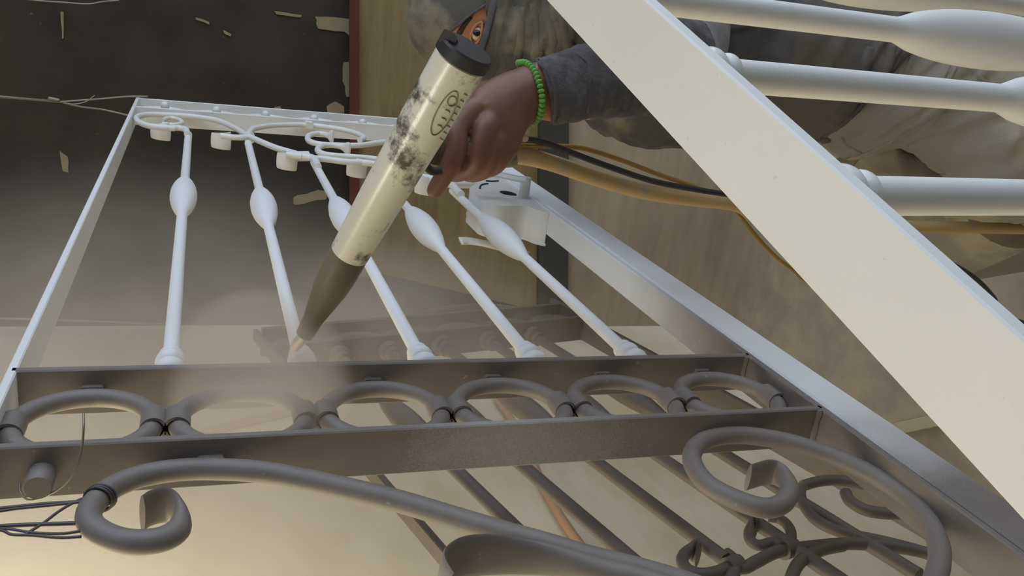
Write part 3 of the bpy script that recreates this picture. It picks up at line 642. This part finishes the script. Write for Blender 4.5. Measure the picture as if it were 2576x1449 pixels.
surf_line('crease', [(2190, 120), (2180, 150), (2170, 190)], shirt_vf, .009, M_SHIRT, shirt)
surf_line('crease', [(2245, 110), (2236, 150), (2222, 190)], shirt_vf, .009, M_SHIRT, shirt)
front_vf = wrinkle(loft_px([((1478, 215), (1480, 300), 1.36, .03), ((1520, 225), (1530, 336), 1.33, .06), ((1590, 235), (1600, 362), 1.31, .08), ((1680, 240), (1690, 372), 1.30, .08), ((1780, 240), (1780, 360), 1.32, .06)], 100, 16, 0.02), 0.005, 26, 9)
mesh('scarf_end', front_vf, M_CAMO, person)
sl = wrinkle(loft_px([((1352, 150), (1392, 309), .868, .033), ((1375, 143), (1415, 308), .878, .036), ((1410, 132), (1450, 305), .89, .038), ((1470, 112), (1520, 298), .925, .042), ((1560, 78), (1618, 290), .985, .050), ((1660, 44), (1730, 282), 1.07, .056), ((1760, 60), (1790, 260), 1.15, .058)], 100, 16, 0.010), 0.0016, 60, 7)
sl2 = tube(spline([at(1650, -60, 1.62), at(1720, 60, 1.86), at(1640, 200, 1.75), at(1530, 250, 1.59)], 6), np.interp(np.arange(19), [0, 6, 12, 18], [.064, .056, .047, .040]), 24)
sleeve = mesh('sleeve', sl, M_SLEEVE, person); mesh('sleeve', sl2, M_SLEEVE, person)
surf_line('seam', [(1448, 136), (1478, 165), (1482, 220), (1481, 262), (1479, 282)], sl, .002, M_SLEEVE, sleeve)
surf_line('cuff', [(1352, 152), (1376, 180), (1394, 230), (1396, 275), (1392, 306)], sl, .003, M_SLEEVE, sleeve)
sh = loft_px([((1600, -40), (1560, 150), 1.24, .07), ((1650, -30), (1610, 160), 1.24, .085), ((1720, -30), (1700, 170), 1.25, .09), ((1775, -20), (1770, 170), 1.27, .085), ((1796, -10), (1802, 160), 1.29, .075)], 36, 6, 0.02)
sh = join(sh, tube(spline([at(1690, 200, 1.12), at(1705, 150, 1.17), at(1712, 90, 1.22), at(1712, 30, 1.28)], 6), np.linspace(.058, .074, 19), 28))
shoulder = mesh('shoulder', sh, M_SHOULDER, person)
surf_line('crease', [(1650, 42), (1690, 48), (1720, 68), (1745, 95)], sh, .006, M_SLEEVE, shoulder)
surf_line('crease', [(1660, 30), (1710, 36), (1750, 58), (1775, 95)], sh, .006, M_SHOULDER, shoulder)
# hood with its opening for the eyes
def inside(p, poly):
    x, y = p; c = False
    for i in range(len(poly)):
        (x1, y1), (x2, y2) = poly[i], poly[i-1]
        if (y1 > y) != (y2 > y) and x < (x2-x1)*(y-y1)/(y2-y1) + x1: c = not c
    return c
OPEN = [(1250, -4), (1186, 36), (1130, 82), (1098, 130), (1085, 172), (1140, 196), (1196, 152), (1207, 130), (1228, 70)]
def proj(P):
    c = (P - C0) @ M; return np.stack([1288 + F*c[:, 0]/-c[:, 2], 724.5 - F*c[:, 1]/-c[:, 2]], 1)
hv, hf = ball(HC, HR + 0.0065, 240, 160, HAX)
px = proj(hv); nearside = (hv - HC) @ HLT > -0.01
keep = []
for q in hf:
    if len(q) > 4: keep.append(q); continue
    c = px[list(q)].mean(0)
    if nearside[q[0]] and inside(c, OPEN): continue
    keep.append(q)
hood = mesh('hood', (hv, keep), M_CAMO, person)
so = hood.modifiers.new('thick', 'SOLIDIFY'); so.thickness = 0.004; so.offset = -1
drape = wrinkle(loft_px([((1230, -130), (1222, 186), 1.47, .092), ((1290, -140), (1280, 205), 1.47, .098), ((1360, -140), (1350, 205), 1.47, .10), ((1430, -130), (1430, 175), 1.47, .11), ((1500, -115), (1500, 172), 1.47, .125), ((1570, -110), (1575, 185), 1.47, .14)], 140, 22, 0.014), 0.0050, 24, 6)
dr = mesh('hood_drape', drape, M_CAMO, hood)
for px_ in ([(1340, 10), (1350, 60), (1352, 110), (1346, 150)], [(1372, 0), (1380, 50), (1390, 100), (1380, 130)], [(1300, 20), (1310, 70), (1306, 120), (1290, 165)], [(1410, 40), (1425, 90), (1428, 120)]):
    surf_line('fold', px_, drape, .012, M_CAMO, hood, 0.8)
def on_head(px_, grow): return spline([head_hit(a, b, grow) for a, b in px_], 6)
P = on_head([(1250, -14), (1238, 25), (1227, 68), (1214, 112), (1203, 142), (1194, 160)], 0.009)
mesh('hood_binding', flat_tube(P, 0.0058, 0.0025, HLT, 10), M_TRIM, hood)
P = on_head([(1252, -10), (1218, 14), (1186, 35), (1156, 60), (1130, 81), (1110, 104), (1094, 128)], 0.007)
mesh('hood_binding', flat_tube(P, 0.0022, 0.0022, HLT, 8), M_TRIM, hood)
# eye
M_EYE = plain('eye_white', srgb(214, 196, 170), 0.15, 0, 0.03); M_IRIS = plain('dark_iris', srgb(28, 20, 14), 0.08, 0, 0.1)
ec = head_hit(1200, 83, -0.0085); eye = mesh('eye', ball(ec, 0.0125, 24, 16), M_EYE, person)
eh = C0 + ray(1199, 83)*(np.linalg.norm(ec - C0)/np.linalg.norm(ray(1199, 83)) - 0.0115)
mesh('iris', ball(eh, (0.0058, 0.0058, 0.0022), 20, 10, np.stack([M[:, 0], M[:, 1], M[:, 2]])), M_IRIS, eye)
for px_, r in (([(1214, 53), (1198, 62), (1188, 78), (1184, 96), (1188, 111)], .0036), ([(1214, 55), (1213, 72), (1209, 92), (1200, 107), (1189, 113)], .0036)):
    P = on_head(px_, 0.0005); mesh('eyelid', tube(P, np.interp(np.linspace(0, 1, len(P)), [0, .5, 1], [r*.6, r, r*.6]), 10), M_FACE, person)
M_BROW = plain('dark_eyebrow', srgb(64, 48, 40), 0.9, 0, 0.2, 120)
P = on_head([(1186, 44), (1166, 66), (1152, 90), (1144, 108)], 0.0012); mesh('eyebrow', tube(P, np.interp(np.linspace(0, 1, len(P)), [0, .5, 1], [.002, .0045, .003]), 8), M_BROW, person)
# beaded bracelet round the wrist
M_GREEN = plain('green_bead', srgb(100, 172, 74), 0.4, 0, 0.12, 200)
br = ring_px((1318, 155), (1342, 306), .866, .0285, 40)
arc = []
front = [(1304, 158), (1322, 158), (1340, 172), (1352, 195), (1360, 222), (1364, 250), (1362, 276), (1354, 298), (1340, 312)]
fr = spline([at(x, y, .866 - .030*math.sin(math.pi*min(1, max(0, (i)/8.0)))) for i, (x, y) in enumerate(front)], 5)
bk = spline([at(1340, 312, .866), at(1336, 290, .895), at(1326, 232, .902), at(1312, 176, .895), at(1304, 158, .866)], 5)
loop = np.concatenate([fr, bk[1:-1]]); seg = np.linalg.norm(np.diff(np.vstack([loop, loop[:1]]), axis=0), axis=1); cs = np.concatenate([[0], np.cumsum(seg)]); Lp = np.vstack([loop, loop[:1]])
N = int(cs[-1]/0.0046)
brace = mesh('bracelet', tube(loop, 0.0010, 6, True), M_GREEN, person)
bead0 = None
for k in range(N):
    s = cs[-1]*k/N; c = np.array([np.interp(s, cs, Lp[:, j]) for j in range(3)])
    if bead0 is None:
        bead0 = mesh('bead', ball((0, 0, 0), (0.0036, 0.0036, 0.0024), 10, 6), M_GREEN, brace); bead0.data.transform(Matrix.Translation(Vector(ORIGIN[brace]))); o = bead0
    else:
        o = bead0.copy(); COL.objects.link(o)
    i = min(len(Lp) - 2, int(np.searchsorted(cs, s, 'right') - 1)); d = Vector(Lp[i+1] - Lp[i]).normalized()
    o.location = tuple(c - ORIGIN[brace]); o.rotation_euler = d.to_track_quat('Z', 'Y').to_euler()

# ================================================================== wires, small things
def wire(name, P, r, m, label, cat, n=8): return tag(mesh(name, tube(np.asarray(P), r, n), m), label, cat)
kn = onY(150, 256, 2.36); top = np.array([kn[0], kn[1], 4.0])
w1 = empty('hanging_wire', kn); tag(w1, 'pale twisted wire holding up the far corner of the sprayed gate', 'wire')
mesh('strand', tube(np.array([top, kn + EZ*0.25 + EX*0.003, kn]), 0.0032, 8), M_WIRE, w1)
mesh('strand', tube(spline([onY(120, 248, 2.36), kn, onY(200, 268, 2.37), onY(260, 276, 2.38), onY(318, 289, 2.38), onY(338, 292, 2.385)], 8), 0.0022, 8), M_WIRE, w1)
mesh('strand', tube(spline([kn, onY(180, 254, 2.36), onY(250, 249, 2.37), onY(320, 243, 2.38), onY(372, 243, 2.385)], 8), 0.0022, 8), M_WIRE, w1)
mesh('strand', tube(spline([onY(155, 258, 2.36), onY(185, 262, 2.35), onY(215, 256, 2.35), onY(238, 240, 2.35)], 8), 0.0014, 8), M_WIRE, w1)
mesh('strand', tube(spline([onY(122, 246, 2.36), onY(150, 252, 2.355)], 8), 0.0034, 8), M_WIRE, w1)
# bundle on the near scroll
S0 = onX(250, 1250, GX); w2 = empty('tie_wire', S0); tag(w2, 'dark tie wire looped round the near scroll at the left edge', 'wire')
def w2s(px, r=0.0011, X=GX): mesh('strand', tube(spline([onX(a, b, X) for a, b in px], 6), r, 8), M_WIREDK, w2)
w2s([(232, 1252), (200, 1262), (120, 1267), (40, 1275), (-60, 1282), (-500, 1300), (-1700, 1330)], .0014)
w2s([(215, 1262), (120, 1272), (40, 1280), (-60, 1290), (-500, 1305)], .0011)
w2s([(205, 1316), (150, 1318), (80, 1320), (0, 1324), (-80, 1328), (-500, 1335)], .0016)
w2s([(205, 1336), (150, 1343), (80, 1340), (30, 1332), (0, 1330)])
w2s([(205, 1350), (150, 1353), (80, 1347), (30, 1345), (5, 1335), (-60, 1326)])
w2s([(225, 1248), (190, 1262), (150, 1285), (110, 1315), (60, 1347)])
for k in range(3):                                            # the turns round the bar
    c = onX(247 + 5*k, 1257 - 4*k, GX); th = np.linspace(0, 2*np.pi, 24, endpoint=False); t_ = unit(onX(297, 1219, GX) - onX(231, 1300, GX)); a_ = np.cross(t_, EX)
    mesh('strand', tube(np.array([c + 0.0100*(a_*math.cos(q) + EX*math.sin(q)) for q in th]), .0010, 8, True), M_WIREDK, w2)
wire('loose_wire', spline([onY(210, 1040, .625), onY(210, 1080, .615), onY(205, 1130, .612), onY(190, 1180, .61), onY(160, 1220, .61), onY(120, 1245, .612), onY(75, 1258, .616), onY(52, 1240, .622), onY(50, 1215, .628)], 8), 0.0009, M_WIRE, 'thin springy wire curling over the grey bar near the hinge stub', 'wire')
wire('taut_cord', [onY(430, 817, 2.70), onY(300, 811, 2.71), onY(100, 804, 2.72), onY(-200, 795, 2.73), np.array([WX + 0.05, 2.74, 4.0])], 0.0035, M_WIRE, 'taut pale cord hanging in the corner of the dark and tan walls', 'cord')
wire('slack_string', np.vstack([[np.array([onY(100, 2, 2.75)[0], 2.75, 4.0])], spline([onY(100, 2, 2.75), onY(160, 6, 2.75), onY(220, 10, 2.75), onY(260, 4, 2.75), onY(300, 1, 2.75)], 6)]), 0.0022, M_WIRE, 'slack pale string on the dark wall at the top left', 'string')
for ee in (-0.28, 0.72):
    c = C2 + e2*ee; wire('gate_wire', [np.array([c[0], c[1], 4.0]), c], 0.002, M_WIRE, 'wire that holds up the finished white gate', 'wire')['group'] = 'wires of the white gate'
for s in (0.3, L3 + 0.1):
    c = P1 + v3*v0 + r3*s; o = wire('gate_wire', [np.array([c[0], c[1], 4.0]), c], 0.002, M_WIRE, 'wire that holds up the bare gate', 'wire'); o['group'] = 'wires of the bare gate'
M_ORANGE = plain('faded_orange_hose', srgb(182, 142, 106), 0.7, 0, 0.15, 20)
P = [np.array([WX + 0.006, 1.9, 2.42])] + [onX(a, b, WX + 0.017) for a, b in ((1180, 935), (1255, 1012), (1318, 1110), (1360, 1210), (1410, 1300), (1470, 1385), (1560, 1490))]; e_ = P[-1]
P += [np.array([e_[0], e_[1] - 0.1, 0.7]), np.array([e_[0] + 0.02, e_[1] - 0.12, 0.02]), np.array([e_[0] + 0.2, e_[1] - 0.1, 0.014])]
wire('orange_hose', spline(P, 8), 0.0115, M_ORANGE, 'faded orange hose hanging down the tan wall behind both gates', 'hose', 12)
def onZ(x, y, z): r = ray(x, y); return C0 + r*((z - CZ)/r[2])
a_, b_ = onZ(2262, 1078, 0.012), onZ(2385, 1052, 0.012)
tag(mesh('batten', bar(a_ - (b_ - a_)*0.3, b_ + (b_ - a_)*0.5, EZ, 0.012, np.cross(unit(b_ - a_), EZ), 0.018, 0.002), plain('pale_wood', srgb(186, 174, 144), 0.7, 0, .15, 30), smooth=False), 'short pale batten lying on the floor below the bottom rail', 'batten')
# ------------------------------------------------------------------ powder cloud
t = NT('powder_mist'); t.n.remove(t.b); pv_ = t.add('ShaderNodeVolumePrincipled')
pv_.inputs['Color'].default_value = (0.93, 0.855, 0.75, 1); pv_.inputs['Anisotropy'].default_value = 0.2
p = t.pos(); nz = t.noise(4.5, 3, 0.55, p); nz2 = t.noise(11, 2, 0.5, p)
def blob(c, rad, amt):
    vd = t.add('ShaderNodeVectorMath', operation='SUBTRACT'); t.link(p, vd.inputs[0]); vd.inputs[1].default_value = tuple(c)
    sc_ = t.add('ShaderNodeVectorMath', operation='DIVIDE'); t.link(vd.outputs[0], sc_.inputs[0]); sc_.inputs[1].default_value = tuple(rad)
    ln = t.add('ShaderNodeVectorMath', operation='LENGTH'); t.link(sc_.outputs[0], ln.inputs[0])
    return t.math('MULTIPLY', t.maprange(ln.outputs['Value'], 1.0, 0.0), amt)
jet = at(655, 965, 0.835); fog = np.array([-0.80, 1.55, CZ + 0.08])
BL = [blob(jet, (0.090, 0.14, 0.092), 560.0), blob(at(704, 925, .860), (.035, .035, .035), 260.0), blob(fog, (0.48, 1.15, 0.85), 2.6), blob(at(1030, 850, 1.27), (0.16, 0.42, 0.34), 4.2)]
d = BL[0]
for b in BL[1:]: d = t.math('ADD', d, b)
d = t.math('MULTIPLY', d, t.math('MULTIPLY_ADD', nz, 1.6, -0.15)); d = t.math('MULTIPLY', d, t.math('ADD', nz2, 0.5))
t.link(t.math('MAXIMUM', d, 0.0), pv_.inputs['Density']); t.link(pv_.outputs[0], t.out.inputs['Volume'])
mist = tag(mesh('spray_mist', slab(WX + 0.03, -0.12, 0.50, WY - 0.07, CZ - 0.85, CZ + 1.1), t.m, smooth=False), 'tan powder mist drifting from the gun nozzle across the gate', 'mist', kind='stuff')
